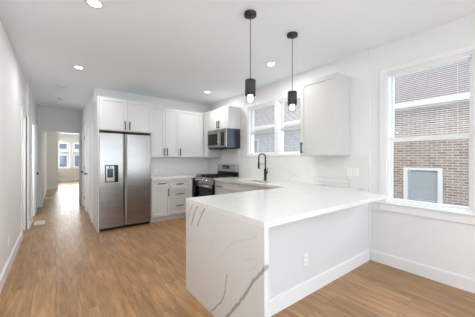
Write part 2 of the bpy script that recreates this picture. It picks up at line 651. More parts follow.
# doors in the hall: (y0, y1) clear openings
DL = [(5.20, 5.86), (6.42, 7.14), (7.66, 8.28)]
DR = [(6.15, 6.93), (7.18, 7.90)]
DH = 2.08
w = MB()
w.box(XL - T, XL, YFRONT, -5.2, 0, CZ)
w.box(XL - T, XL, -5.2, -2.0, 0, 0.65)
w.box(XL - T, XL, -5.2, -2.0, 2.5, CZ)
w.box(XL - T, XL, -2.0, DL[0][0], 0, CZ)
w.box(XL - T, XL, DL[0][0], DL[0][1], DH, CZ)
struct('wall_left', w, M['wall'])
w = MB()
w.box(XH - T, XH, DL[0][1], DL[1][0], 0, CZ)
w.box(XH - T, XH, DL[1][0], DL[1][1], DH, CZ)
w.box(XH - T, XH, DL[1][1], DL[2][0], 0, CZ)
w.box(XH - T, XH, DL[2][0], DL[2][1], DH, CZ)
w.box(XH - T, XH, DL[2][1], YH, 0, CZ)
struct('wall_hall_left', w, M['wall'])
w = MB()
w.box(-1.54, -1.40, 4.90, 7.60, 0, CZ)
for y in (4.92, 6.09, 7.40):
    w.box(-1.40, -0.586, y, y + 0.10, 0, CZ)
struct('wall_added_rooms', w, M['wall'])  # unseen rooms invented to hold the added hall lamps
w = MB()
w.box(XR, XR + T, YB + T, DR[0][0], 0, CZ)
w.box(XR, XR + T, DR[0][0], DR[0][1], DH, CZ)
w.box(XR, XR + T, DR[0][1], DR[1][0], 0, CZ)
w.box(XR, XR + T, DR[1][0], DR[1][1], DH, CZ)
w.box(XR, XR + T, DR[1][1], YH, 0, CZ)
struct('wall_hall_right', w, M['wall'])
w = MB()
w.box(XH - T, -0.305, YH, YH + 0.12, 0, CZ)
w.box(0.55, XR + T, YH, YH + 0.12, 0, CZ)
w.box(-0.305, 0.55, YH, YH + 0.12, 2.06, CZ)
struct('wall_hall_end', w, M['wall'])
struct('wall_back', MB().box(XR, XK + 0.17, YB, YB + T, 0, CZ), M['wall'])

# right wall: window part (XW) and kitchen part (XK), meeting in a small jog at y = 1.40
YJ = 1.405
BW = (0.44, 1.21, 0.775, 2.365)          # big window opening: y0 y1 z0 z1
w = MB()
w.box(XW, XW + T, YFRONT, -5.2, 0, CZ)
w.box(XW, XW + T, -5.2, -2.0, 0, 0.65)
w.box(XW, XW + T, -5.2, -2.0, 2.5, CZ)
w.box(XW, XW + T, -2.0, BW[0], 0, CZ)
w.box(XW, XW + T, BW[1], YJ, 0, CZ)
w.box(XW, XW + T, BW[0], BW[1], 0, BW[2])
w.box(XW, XW + T, BW[0], BW[1], BW[3], CZ)
struct('wall_right', w, M['wall'])
KW = (2.36, 3.84, 1.388, 2.375)          # kitchen window opening
w = MB()
w.box(XK, XW + T, YJ, KW[0], 0, CZ)
w.box(XK, XW + T, KW[1], YB, 0, CZ)
w.box(XK, XW + T, KW[0], KW[1], 0, KW[2])
w.box(XK, XW + T, KW[0], KW[1], KW[3], CZ)
struct('wall_kitchen', w, M['wall'])
# unseen wall behind the camera, its wide window opening added for daylight
w = MB()
w.box(XL - T, -0.1, YFRONT - T, YFRONT, 0, CZ)
w.box(2.9, XW + T, YFRONT - T, YFRONT, 0, CZ)
w.box(-0.1, 2.9, YFRONT - T, YFRONT, 0, 0.55)
w.box(-0.1, 2.9, YFRONT - T, YFRONT, 2.5, CZ)
struct('wall_front', w, M['wall'])
# far room
w = MB()
w.box(-0.46, -0.32, YH + 0.12, 12.8, 0, CZ)
w.box(-0.46, 0.067, 12.8, 17.0, 0, CZ)
struct('wall_far_left', w, M['wall_far'])
FW = (0.10, 1.30, 0.745, 2.26)
w = MB()
w.box(0.067, FW[0], 17.0, 17.14, 0, CZ)
w.box(FW[1], 2.4, 17.0, 17.14, 0, CZ)
w.box(FW[0], FW[1], 17.0, 17.14, 0, FW[2])
w.box(FW[0], FW[1], 17.0, 17.14, FW[3], CZ)
struct('wall_far_back', w, M['wall_far'])
w = MB()
w.box(2.26, 2.4, YH + 0.12, 17.0, 0, CZ)
w.box(XR + T, 2.26, YH, YH + 0.12, 0, CZ)
struct('wall_far_right', w, M['wall_far'])

# baseboards
def base_y(mb, x, s, y0, y1, h=0.135):
    mb.box(x, x + s * 0.014, y0, y1, 0, h - 0.012)
    mb.box(x, x + s * 0.009, y0, y1, h - 0.012, h)
    return mb

def base_x(mb, y, s, x0, x1, h=0.135):
    mb.box(x0, x1, y, y + s * 0.014, 0, h - 0.012)
    mb.box(x0, x1, y, y + s * 0.009, h - 0.012, h)
    return mb

CW = 0.085
struct('baseboard_left', base_y(MB(), XL, 1, YFRONT, DL[0][0] - CW), M['trim'])
b = MB()
base_y(b, XH, 1, DL[0][1] + CW, DL[1][0] - CW)
base_y(b, XH, 1, DL[1][1] + CW, DL[2][0] - CW)
struct('baseboard_hall_left', b, M['trim'])
b = MB()
base_y(b, XR, -1, YB + 0.02, DR[0][0] - CW)
base_y(b, XR, -1, DR[0][1] + CW, DR[1][0] - CW)
base_y(b, XR, -1, DR[1][1] + CW, YH)
struct('baseboard_hall_right', b, M['trim'])
struct('baseboard_right', base_y(MB(), XW, -1, YFRONT, YJ - 0.016), M['trim'])
b = MB()
base_y(b, -0.32, 1, YH + 0.12, 12.8)
base_x(b, 12.8, -1, -0.32, 0.067)
base_x(b, 17.0, -1, 0.067, 2.26)
struct('baseboard_far', b, M['trim'])
b = MB()
b.box(-0.335, -0.300, YH - 0.012, YH + 0.132, 0, 2.055)
b.box(0.545, 0.580, YH - 0.012, YH + 0.132, 0, 2.055)
b.box(-0.335, 0.580, YH - 0.012, YH + 0.132, 2.055, 2.09)
struct('trim_1', b, M['trim'])

# hall doors
def hall_door(n, xw, s, y0, y1, knob_y, hinge_y=None, recess=0.05, open_=False):
    """s = +1: wall faces +x (left wall); -1: wall faces -x."""
    root = struct_empty('door_%d' % n, (xw, (y0 + y1) / 2, 0))
    off = root.location.copy()
    f = MB()
    f.box(xw - s * 0.001, xw + s * 0.018, y0 - CW, y0, 0, DH + CW, 0.003)
    f.box(xw - s * 0.001, xw + s * 0.018, y1, y1 + CW, 0, DH + CW, 0.003)
    f.box(xw - s * 0.001, xw + s * 0.018, y0, y1, DH, DH + CW, 0.003)
    f.box(xw - s * T, xw, y0, y0 + 0.012, 0, DH)
    f.box(xw - s * T, xw, y1 - 0.012, y1, 0, DH)
    f.box(xw - s * T, xw, y0 + 0.012, y1 - 0.012, DH - 0.012, DH)
    f.build('door_frame', M['trim'], root, off)
    if open_:      # leaf swung 90 degrees into the side room
        wd = y1 - y0 - 0.03
        xh = xw - s * (T + 0.004)
        d = MB()
        d.box(xh, xh - s * wd, y0 + 0.016, y0 + 0.051, 0.012, DH - 0.015)
        leaf = d.build('door_leaf', M['trim'], root, off)
        k = MB()
        k.lathe([(0.026, 0), (0.026, 0.006), (0.010, 0.010), (0.010, 0.030), (0.024, 0.036),
                 (0.028, 0.048), (0.022, 0.060), (0.008, 0.064)], (xh - s * (wd - 0.06), y0 + 0.051, 0.94), 'Y', 16)
        k.build('door_knob', M['knob'], leaf, off)
        return root
    xa, xb = xw - s * (recess + 0.035), xw - s * recess
    d = MB()
    d.box(xa, xb, y0 + 0.015, y1 - 0.015, 0.012, DH - 0.015)
    leaf = d
    # two raised mouldings on the leaf
    ym0, ym1 = y0 + 0.13, y1 - 0.13
    for z0, z1 in ((0.22, 0.92), (1.08, 1.90)):
        d.box(xb, xb + s * 0.006, ym0, ym1, z0, z0 + 0.02)
        d.box(xb, xb + s * 0.006, ym0, ym1, z1 - 0.02, z1)
        d.box(xb, xb + s * 0.006, ym0, ym0 + 0.02, z0, z1)
        d.box(xb, xb + s * 0.006, ym1 - 0.02, ym1, z0, z1)
    leaf = d.build('door_leaf', M['trim'], root, off)
    k = MB()
    k.lathe([(0.026, 0), (0.026, s * 0.006), (0.010, s * 0.010), (0.010, s * 0.030), (0.024, s * 0.036),
             (0.028, s * 0.048), (0.022, s * 0.060), (0.008, s * 0.064)], (xb, knob_y, 0.94), 'X', 16)
    k = k.build('door_knob', M['knob'], leaf, off)
    if hinge_y:
        for z in (0.31, 1.08, 1.84):
            MB().box(xw - s * 0.006, xw + s * 0.026, hinge_y - 0.012, hinge_y + 0.012, z - 0.045, z + 0.045).build('hinge', M['knob'], root, off)
    return root

hall_door(1, XL, 1, DL[0][0], DL[0][1], 5.27, open_=True)  # left open so the added side-room lamp lights the hall
hall_door(2, XH, 1, DL[1][0], DL[1][1], 6.49, open_=True)  # stands open to let the second added lamp through
hall_door(3, XH, 1, DL[2][0], DL[2][1], 7.74, recess=0.01)
hall_door(4, XR, -1, DR[0][0], DR[0][1], 6.865, recess=0.012)
hall_door(5, XR, -1, DR[1][0], DR[1][1], 7.83, hinge_y=7.20, recess=0.012)

# ------------------------------------------------------------------ windows
def window_x(n, x, units, z0, z1, zrail, casing, cy0, cy1, ctop, cbot, sill=None):
    """Window in a wall facing -x (inside face at x)."""
    root = struct_empty('window_%d' % n, (x, (units[0][0] + units[-1][1]) / 2, z0))
    off = root.location.copy()
    ya, yb = units[0][0], units[-1][1]
    f = MB()
    # casing boards on the wall face
    f.box(x - 0.018, x, cy0, ya, cbot, ctop, 0.003)
    f.box(x - 0.018, x, yb, cy1, cbot, ctop, 0.003)
    f.box(x - 0.018, x, ya, yb, z1, ctop, 0.003)
    f.box(x - 0.024, x, cy0 - 0.004, cy1 + 0.004, ctop - 0.014, ctop + 0.004, 0.003)
    f.build('casing', M['trim'], root, off)
    g = MB()
    # frame lining the opening
    e = 0.018
    g.box(x, x + T, ya, ya + e, z0, z1)
    g.box(x, x + T, yb - e, yb, z0, z1)
    g.box(x, x + T, ya + e, yb - e, z1 - e, z1)
    g.box(x, x + T, ya + e, yb - e, z0, z0 + e)
    for (u0, u1), (v0, v1) in zip(units[:-1], units[1:]):
        g.box(x - 0.010, x + T, u1, v0, z0, z1)
    g.build('window_frame', M['vinyl'], root, off)
    if sill:
        s = MB()
        s.box(x - sill, x, cy0 - 0.02, cy1 + 0.02, z0 - 0.022, z0, 0.004)
        s.build('window_sill', M['trim'], root, off)
        a = MB()
        a.box(x - 0.016, x, cy0, cy1, cbot - 0.0, z0 - 0.022, 0.003)
        a.build('apron', M['trim'], root, off)
    for (u0, u1) in units:
        p0, p1 = u0 + e, u1 - e
        for nm, xs, za, zb in (('upper_sash', x + 0.075, zrail - 0.018, z1 - e), ('lower_sash', x + 0.045, z0 + e, zrail + 0.018)):
            s = MB()
            r = 0.026
            s.box(xs, xs + 0.028, p0, p0 + r, za, zb)
            s.box(xs, xs + 0.028, p1 - r, p1, za, zb)
            s.box(xs, xs + 0.028, p0 + r, p1 - r, za, za + (0.036 if nm == 'upper_sash' else 0.03))
            s.box(xs, xs + 0.028, p0 + r, p1 - r, zb - (0.036 if nm == 'lower_sash' else 0.026), zb)
            sash = s.build(nm, M['vinyl'], root, off)
            MB().box(xs + 0.012, xs + 0.016, p0 + r, p1 - r, za + 0.02, zb - 0.02).build('glass_pane', M['glass'], sash, off)
    return root

window_x(1, XW, [(BW[0], BW[1])], BW[2], BW[3], 1.535, 0.08, BW[0] - 0.08, BW[1] + 0.08, BW[3] + 0.075, 0.665, sill=0.035)
window_x(2, XK, [(KW[0], 2.985), (3.075, KW[1])], KW[2], KW[3], 1.838, 0.10, KW[0] - 0.10, KW[1] + 0.11, KW[3] + 0.085, 1.355)
# bottom trim of the kitchen window
struct('trim_2', MB().box(XK - 0.018, XK, KW[0], KW[1], 1.355, KW[2], 0.003), M['trim'])

# far room window, facing -y
root = struct_empty('window_3', ((FW[0] + FW[1]) / 2, 17.0, FW[2]))
off = root.location.copy()
f = MB()
f.box(FW[0] - 0.03, FW[1] + 0.03, 16.982, 17.0, FW[3], FW[3] + 0.08)
f.box(FW[0] - 0.03, FW[1] + 0.03, 16.96, 17.0, FW[2] - 0.03, FW[2])
f.box(FW[1], FW[1] + 0.08, 16.982, 17.0, FW[2], FW[3])
f.box(FW[0], FW[0] + 0.02, 17.0, 17.14, FW[2], FW[3])
f.box(FW[1] - 0.02, FW[1], 17.0, 17.14, FW[2], FW[3])
f.box(FW[0], FW[1], 17.0, 17.14, FW[3] - 0.03, FW[3])
f.box(FW[0], FW[1], 17.0, 17.14, FW[2], FW[2] + 0.03)
f.box(0.65, 0.77, 16.99, 17.14, FW[2], FW[3])
f.build('window_frame', M['vinyl'], root, off)
for x0, x1 in ((FW[0] + 0.02, 0.65), (0.77, FW[1] - 0.02)):
    for nm, y, za, zb in (('upper_sash', 17.09, 1.50, FW[3] - 0.03), ('lower_sash', 17.06, FW[2] + 0.03, 1.56)):
        s = MB()
        s.box(x0, x0 + 0.04, y, y + 0.03, za, zb)
        s.box(x1 - 0.04, x1, y, y + 0.03, za, zb)
        s.box(x0 + 0.04, x1 - 0.04, y, y + 0.03, za, za + 0.06)
        s.box(x0 + 0.04, x1 - 0.04, y, y + 0.03, zb - 0.06, zb)
        sash = s.build(nm, M['vinyl'], root, off)
        MB().box(x0 + 0.04, x1 - 0.04, y + 0.013, y + 0.017, za + 0.05, zb - 0.05).build('glass_pane', M['glass'], sash, off)

# unseen window behind the camera, added to let daylight in
root = struct_empty('window_4', (1.4, YFRONT, 0.55))
off = root.location.copy()
f = MB()
for x in (-0.1, 0.87, 1.87, 2.84):
    f.box(x, x + 0.06, YFRONT - 0.10, YFRONT - 0.02, 0.55, 2.5)
f.box(-0.1, 2.9, YFRONT - 0.10, YFRONT - 0.02, 0.55, 0.62)
f.box(-0.1, 2.9, YFRONT - 0.10, YFRONT - 0.02, 2.43, 2.5)
f.box(-0.1, 2.9, YFRONT - 0.10, YFRONT - 0.02, 1.50, 1.55)
f.build('window_frame', M['vinyl'], root, off)
MB().box(-0.04, 2.84, YFRONT - 0.062, YFRONT - 0.058, 0.62, 2.43).build('glass_pane', M['glass'], root, off)


# unseen windows either side behind the camera, added to bring in more light
for n, x, s_ in ((5, XL, -1), (6, XW, 1)):
    root = struct_empty('window_%d' % n, (x, -3.6, 0.65))
    off = root.location.copy()
    f = MB()
    for y in (-5.2, -4.15, -3.10, -2.06):
        f.box(x + s_ * 0.02, x + s_ * 0.10, y, y + 0.06, 0.65, 2.5)
    for z in (0.65, 1.52, 2.44):
        f.box(x + s_ * 0.02, x + s_ * 0.10, -5.2, -2.0, z, z + 0.06)
    f.build('window_frame', M['vinyl'], root, off)
    MB().box(x + s_ * 0.058, x + s_ * 0.062, -5.14, -2.06, 0.71, 2.44).build('glass_pane', M['glass'], root, off)


# blinds
def blind(x, y0, y1, ztop, zbot, label, tilt, pitch=0.0215, slw=0.025, wand=True):
    root = thing('window_blind', label, 'window blind', (x, (y0 + y1) / 2, ztop))
    off = root.location.copy()
    MB().box(x - 0.016, x + 0.016, y0, y1, ztop - 0.03, ztop, 0.002).build('headrail', M['slat'], root, off)
    s = MB()
    z = ztop - 0.045
    c, sn = cos(radians(tilt)) * slw / 2, sin(radians(tilt)) * slw / 2
    while z > zbot + 0.03:
        t = 0.0006
        pr = [(-c, -sn - t), (0, 0.0016 - t), (c, sn - t), (c, sn + t), (0, 0.0016 + t), (-c, -sn + t)]
        a = [s.bm.verts.new((x + px, y0 + 0.004, z + pz)) for px, pz in pr]
        b2 = [s.bm.verts.new((x + px, y1 - 0.004, z + pz)) for px, pz in pr]
        for k in range(6):
            j = (k + 1) % 6
            s.bm.faces.new((a[k], a[j], b2[j], b2[k]))
        s.bm.faces.new(list(reversed(a[0:2] + a[4:6]))); s.bm.faces.new(list(reversed(a[1:5])))
        s.bm.faces.new(b2[0:2] + b2[4:6]); s.bm.faces.new(b2[1:5])
        z -= pitch
    s.build('slats', M['slat'], root, off)
    MB().box(x - 0.013, x + 0.013, y0 + 0.002, y1 - 0.002, zbot, zbot + 0.016, 0.002).build('bottom_rail', M['slat'], root, off)
    for yy in (y0 + 0.10, y1 - 0.10):
        MB().cyl((x - 0.0145, yy, zbot + 0.016), 0.0009, ztop - 0.03 - zbot - 0.016, n=5).build('ladder_cord', M['slat'], root, off)
    if wand:
        MB().cyl((x - 0.022, y1 - 0.045, ztop - 0.62), 0.0035, 0.59, n=8).build('tilt_wand', M['vinyl'], root, off)
    return root

blind(XW + 0.020, BW[0] + 0.022, BW[1] - 0.022, BW[3] - 0.020, 1.553, 'half-lowered white slatted blind in the big window overlooking the brick house', 12)
blind(XK + 0.022, KW[0] + 0.022, 2.985 - 0.022, KW[3] - 0.020, 1.865, 'half-lowered white blind in the kitchen window half beside the wall cabinet', 25, wand=False)
blind(XK + 0.022, 3.075 + 0.022, KW[1] - 0.022, KW[3] - 0.020, 1.865, 'half-lowered white blind in the kitchen window half nearer the microwave', 25, wand=False)

# ------------------------------------------------------------------ outside
struct('ground', MB().box(XW + T, 16, -14, 26, -0.5, -0.4), M['concrete'])
XN = 8.0


def neighbour(nb, ya, yb, wins, wall_name, wall_mat):
    off = nb.location.copy()
    w = MB()
    cur = ya
    for (a, b2, z0, z1) in wins:
        w.box(XN, XN + 0.25, cur, a, -0.4, 2.80)
        w.box(XN, XN + 0.25, a, b2, -0.4, z0)
        w.box(XN, XN + 0.25, a, b2, z1, 2.80)
        cur = b2
    w.box(XN, XN + 0.25, cur, yb, -0.4, 2.80)
    w.build(wall_name, wall_mat, nb, off)
    r = MB()
    v = [(XN - 0.28, ya, 2.85), (XN - 0.28, yb, 2.85), (XN + 5.5, yb, 6.6), (XN + 5.5, ya, 6.6)]
    v2 = [(p[0], p[1], p[2] - 0.10) for p in v]
    vv = [r.bm.verts.new(p) for p in v] + [r.bm.verts.new(p) for p in v2]
    for fidx in ((0, 1, 2, 3), (7, 6, 5, 4), (0, 4, 5, 1), (1, 5, 6, 2), (2, 6, 7, 3), (3, 7, 4, 0)):
        r.bm.faces.new([vv[i] for i in fidx])
    r.build('roof', M['shingle'], nb, off)
    g = MB()
    g.box(XN - 0.42, XN - 0.29, ya, yb, 2.70, 2.84, 0.02, 2)
    g.box(XN - 0.43, XN - 0.41, ya, yb, 2.825, 2.845)
    g.build('gutter', M['siding_white'], nb, off)
    MB().box(XN - 0.285, XN, ya, yb, 2.68, 2.71).build('soffit', M['siding_white'], nb, off)
    for (a, b2, z0, z1) in wins:
        f = MB()
        fw = 0.10
        f.box(XN - 0.02, XN + 0.12, a, a + fw, z0, z1)
        f.box(XN - 0.02, XN + 0.12, b2 - fw, b2, z0, z1)
        f.box(XN - 0.02, XN + 0.12, a + fw, b2 - fw, z1 - fw * 0.7, z1)
        f.box(XN - 0.05, XN + 0.12, a, b2, z0, z0 + fw)
        fr = f.build('window', M['siding_white'], nb, off)
        MB().box(XN + 0.02, XN + 0.025, a + fw, b2 - fw, z0 + fw, z1 - fw * 0.7).build('pane', M['glass'], fr, off)
        q = MB()
        z = z1 - fw - 0.02
        while z > z0 + fw:
            q.box(XN + 0.045, XN + 0.06, a + fw, b2 - fw, z - 0.050, z, 0.004)
            z -= 0.068
        q.box(XN + 0.15, XN + 0.16, a + fw, b2 - fw, z0 + fw, z1 - fw * 0.7)
        q.build('blind', M['neighbour_slat'], fr, off)


nb = thing('brick_house', 'weathered brown brick house with a white-framed window, seen through the big window', 'house', (XN, 2.0, -0.4))
neighbour(nb, -8, 5.2, [(1.67, 2.545, 0.0, 1.06)], 'brick_wall', M['brick'])
nb2 = thing('siding_house', 'pale grey siding house glimpsed through the kitchen window over the sink', 'house', (XN, 9.0, -0.4))
neighbour(nb2, 5.3, 16, [(8.75, 9.85, 0.6, 2.3)], 'siding_wall', M['lap_siding'])

fb = thing('apartment_building', 'pale blue-grey building across the street, seen through the far window', 'building', (0.8, 30, -0.4))
off = fb.location.copy()
MB().box(-7, 9, 30, 31, -0.4, 7.5).build('wall', M['siding_blue'], fb, off)
t = MB()
for z in (1.95, 3.1):
    t.box(-7, 9, 29.75, 30, z, z + 0.30)
t.build('cornice', M['siding_white'], fb, off)
for x in (-2.6, -1.2, 0.25, 1.55, 2.85, 4.3):
    for z0, z1 in ((0.4, 1.6), (2.3, 3.0)):
        f = MB()
        f.box(x - 0.1, x, 29.92, 30, z0 - 0.1, z1 + 0.1)
        f.box(x + 0.62, x + 0.72, 29.92, 30, z0 - 0.1, z1 + 0.1)
        f.box(x, x + 0.62, 29.92, 30, z1, z1 + 0.1)
        f.box(x, x + 0.62, 29.92, 30, z0 - 0.1, z0)
        fr = f.build('window', M['siding_white'], fb, off)
        MB().box(x, x + 0.62, 29.96, 30, z0, z1).build('pane', M['dark_window'], fr, off)
MB().box(-8, 10, 17.6, 34, -0.5, -0.4).build('street', M['concrete'])['kind'] = 'structure'

# ------------------------------------------------------------------ cabinets
# local frame of a cabinet: x along its width (left to right seen from the front), front plane y = 0, back y = +depth
def pull(mb, x, z, length, vertical, y=-0.019):
    """matte black bar pull on a front at y (front face)."""
    r = 0.0075
    h = length / 2
    if vertical:
        mb.box(x - r, x + r, y - 0.034, y - 0.023, z - h, z + h, 0.0015)
        for zz in (z - h + 0.02, z + h - 0.02):
            mb.box(x - r * .8, x + r * .8, y - 0.024, y, zz - r, zz + r)
    else:
        mb.box(x - h, x + h, y - 0.034, y - 0.023, z - r, z + r, 0.0015)
        for xx in (x - h + 0.02, x + h - 0.02):
            mb.box(xx - r, xx + r, y - 0.024, y, z - r * .8, z + r * .8)
    return mb


def cabinet(name, label, cat, loc, rotz, width, depth, z0, z1, fronts, toe=False, crown=False, body_top=None, group=None, mt=None):
    """fronts: list of (kind, x0, x1, z0, z1, handle) in local coordinates; handle = (x, z, len, vertical) or None"""
    mt = mt or M['cab']
    root = thing(name, label, cat, loc, rotz, group)
    b = MB()
    zb = z0 + (0.105 if toe else 0)
    b.box(0, width, 0.0, depth, zb, body_top or z1, 0.0015)
    b.build('body', mt, root)
    if toe:
        MB().box(0, width, 0.065, depth - 0.01, z0, zb).build('toe_kick', M['toe'], root)
    for kind, x0, x1, a, c, hd in fronts:
        d = MB()
        fr = 0.057 if (c - a) > 0.22 else 0.036
        if kind == 'filler':
            d.box(x0, x1, -0.019, 0, a, c, 0.001)
            d.build('filler', mt, root)
            continue
        d.shaker(x0 + 0.0015, x1 - 0.0015, a + 0.0015, c - 0.0015, -0.019, fr=fr)
        o = d.build(kind, mt, root)
        if hd:
            pull(MB(), *hd).build('handle', M['black'], o)
    return root


RB = 0.0                 # facing -y (back wall)
RR = radians(-90)        # facing -x (right wall): local x -> -Y
UZ0, UZ1 = 1.345, 2.432

# fridge surround: side panels and the cabinet above
YF = 4.84
fs = thing('fridge_surround', 'white full-height panels boxing in the stainless refrigerator', 'cabinet panel', (1.06, YF, 0))
off = fs.location.copy()
MB().box(0.585, 0.605, YF - 0.02, YB - 0.001, 0, 2.425, 0.001).build('side_panel', M['cab'], fs, off)
MB().box(1.517, 1.537, YF + 0.05, YB - 0.001, 0, 1.815, 0.001).build('side_panel', M['cab'], fs, off)
cabinet('wall_cabinet', 'white two-door cabinet over the stainless refrigerator', 'cabinet', (0.606, YF + 0.01, 0), RB, 0.930, YB - YF - 0.011, 1.82, 2.425,
        [('door', 0.0, 0.465, 1.835, 2.42, (0.425, 1.93, 0.16, True)), ('door', 0.465, 0.930, 1.835, 2.42, (0.505, 1.93, 0.16, True))])

# wall cabinets on the back wall
YU = 5.176
cabinet('wall_cabinet', 'white two-door upper cabinet right of the refrigerator, with paired black pulls', 'cabinet', (1.538, YU, 0), RB, 0.702, YB - YU - 0.001, UZ0, UZ1,
        [('filler', 0, 0.082, UZ0, UZ1, None), ('door', 0.082, 0.392, UZ0, UZ1, (0.355, 1.46, 0.16, True)), ('door', 0.392, 0.702, UZ0, UZ1, (0.428, 1.46, 0.16, True))])
cabinet('wall_cabinet', 'white single-door upper cabinet in the back corner with one black pull', 'cabinet', (2.241, YU, 0), RB, 0.64, YB - YU - 0.001, UZ0, UZ1,
        [('door', 0, 0.62, UZ0, UZ1, (0.035, 1.46, 0.16, True)), ('filler', 0.62, 0.64, UZ0, UZ1, None)])
# wall cabinets on the right wall
XU = 2.908
cabinet('wall_cabinet', 'narrow white corner cabinet left of the microwave, no handle', 'cabinet', (XU, 5.155, 0), RR, 0.295, XK - XU - 0.001, UZ0, UZ1,
        [('filler', 0.0, 0.06, UZ0, UZ1, None), ('door', 0.06, 0.295, UZ0, UZ1, None)])
cabinet('wall_cabinet', 'white two-door cabinet above the microwave with short black pulls', 'cabinet', (XU, 4.855, 0), RR, 0.76, XK - XU - 0.001, 1.955, UZ1,
        [('door', 0, 0.38, 1.955, UZ1, (0.345, 2.07, 0.16, True)), ('door', 0.38, 0.76, 1.955, UZ1, (0.415, 2.07, 0.16, True))])
cabinet('wall_cabinet', 'white upper cabinet on the wall between the kitchen window and big window', 'cabinet', (XU, 2.243, 0), RR, 0.590, XK - XU - 0.001, UZ0 + 0.010, UZ1,
        [('door', 0, 0.590, UZ0 + 0.010, UZ1, (0.035, 1.47, 0.16, True))])

# base cabinets, back wall
YC = 4.886
BT = 0.874
cabinet('base_cabinet', 'white base cabinet with one drawer over a door, right of the refrigerator', 'cabinet', (1.538, YC, 0), RB, 0.388, YB - YC - 0.001, 0, BT,
        [('drawer', 0, 0.388, 0.715, 0.868, (0.20, 0.792, 0.16, False)), ('door', 0, 0.388, 0.112, 0.71, (0.345, 0.60, 0.16, True))], toe=True)
cabinet('base_cabinet', 'white base cabinet with a stack of three drawers, left of the stove', 'cabinet', (1.927, YC, 0), RB, 0.51, YB - YC - 0.001, 0, BT,
        [('drawer', 0, 0.42, 0.66, 0.868, (0.21, 0.765, 0.16, False)), ('drawer', 0, 0.42, 0.44, 0.655, (0.21, 0.55, 0.16, False)),
         ('drawer', 0, 0.42, 0.112, 0.435, (0.21, 0.30, 0.16, False)), ('filler', 0.421, 0.51, 0.105, 0.868, None)], toe=True)

# base cabinets, right wall
XC = 2.605
cabinet('base_cabinet', 'white base cabinet of drawers between the stove and the sink', 'cabinet', (XC, 4.146, 0), RR, 0.658, XK - XC - 0.001, 0, BT,
        [('drawer', 0, 0.658, 0.715, 0.868, (0.20, 0.765, 0.16, False)), ('drawer', 0, 0.658, 0.42, 0.71, (0.33, 0.60, 0.16, False)), ('drawer', 0, 0.658, 0.112, 0.415, (0.30, 0.30, 0.16, False))], toe=True)
sc_ = cabinet('base_cabinet', 'white sink base cabinet under the faucet', 'cabinet', (XC, 3.487, 0), RR, 1.26, XK - XC - 0.001, 0, 0.64,
        [('drawer', 0, 1.25, 0.715, 0.868, None), ('door', 0, 0.62, 0.112, 0.71, (0.575, 0.60, 0.16, True)), ('door', 0.62, 1.25, 0.112, 0.71, (0.665, 0.60, 0.16, True))], toe=True)
MB().box(0, 1.26, 0.0, 0.018, 0.641, BT).build('face_frame', M['cab'], sc_)

# peninsula cabinet
YP = 1.415
pc = thing('peninsula_cabinet', 'white panelled back of the peninsula with tall baseboard, under the marbled counter', 'cabinet', (2.1, 1.8, 0))
off = pc.location.copy()
MB().box(1.083, XK - 0.002, YP + 0.016, 2.16, 0.0, BT).build('body', M['panel'], pc, off)
MB().box(1.083, XK - 0.002, YP, YP + 0.015, 0.0, BT).build('back_panel', M['panel'], pc, off)
bb = MB()
bb.box(1.083, XK - 0.002, YP - 0.014, YP - 0.0005, 0, 0.128)
bb.box(1.083, XK - 0.002, YP - 0.009, YP - 0.0005, 0.128, 0.140)
bb.build('baseboard', M['trim'], pc, off)
for k in range(3):
    d = MB()
    x0 = 1.095 + k * 0.49
    d.shaker(x0, x0 + 0.485, 0.112, 0.868, 0, fr=0.057)
    for vtx in d.bm.verts:
        vtx.co.y = 2.179 - vtx.co.y
    o = d.build('door', M['cab'], pc, off)
    h = MB()
    h.box(x0 + 0.43, x0 + 0.441, 2.202, 2.213, 0.62, 0.78)
    h.box(x0 + 0.43, x0 + 0.441, 2.179, 2.203, 0.64, 0.65)
    h.box(x0 + 0.43, x0 + 0.441, 2.179, 2.203, 0.75, 0.76)
    h.build('handle', M['black'], o, off)

# ------------------------------------------------------------------ countertops and backsplash
ct = thing('quartz_countertop', 'white marbled quartz peninsula counter with waterfall end, running past the sink', 'countertop', (0, 0, 0))
CT0, CT1 = 0.8745, 0.914
SK = (2.69, 2.96, 2.84, 3.36)           # sink cut-out x0 x1 y0 y1
YN, YQ = 1.085, 2.222
m_ = MB()
xe = XK - 0.0135
bmv = {}
def V(x, y, z):
    key = (round(x, 4), round(y, 4), round(z, 4))
    if key not in bmv:
        bmv[key] = m_.bm.verts.new((x, y, z))
    return bmv[key]
xs = [1.042, 2.552, SK[0], 2.90, SK[1], xe]
ysn = [YN, YP, YQ, SK[2], SK[3], 4.146]
def inside(i, j):
    x = (xs[i] + xs[i + 1]) / 2; y = (ysn[j] + ysn[j + 1]) / 2
    if y < YP: return x < 2.90
    if y > YQ and x < 2.552: return False
    if SK[0] < x < SK[1] and SK[2] < y < SK[3]: return False
    return True
for i in range(5):
    for j in range(5):
        if not inside(i, j): continue
        x0, x1, y0, y1 = xs[i], xs[i + 1], ysn[j], ysn[j + 1]
        for z in (CT0, CT1):
            m_.bm.faces.new([V(x0, y0, z), V(x1, y0, z), V(x1, y1, z), V(x0, y1, z)])
        for di, dj, a, b2 in ((-1, 0, (x0, y0), (x0, y1)), (1, 0, (x1, y0), (x1, y1)), (0, -1, (x0, y0), (x1, y0)), (0, 1, (x0, y1), (x1, y1))):
            ii, jj = i + di, j + dj
            if not (0 <= ii < 5 and 0 <= jj < 5 and inside(ii, jj)):
                m_.bm.faces.new([V(a[0], a[1], CT0), V(b2[0], b2[1], CT0), V(b2[0], b2[1], CT1), V(a[0], a[1], CT1)])
m_.build('top_slab', M['q_top'], ct)
MB().box(1.042, 1.081, YN, YQ, 0.0, CT0 - 0.0005, 0.0).build('waterfall_panel', M['q_fall'], ct)

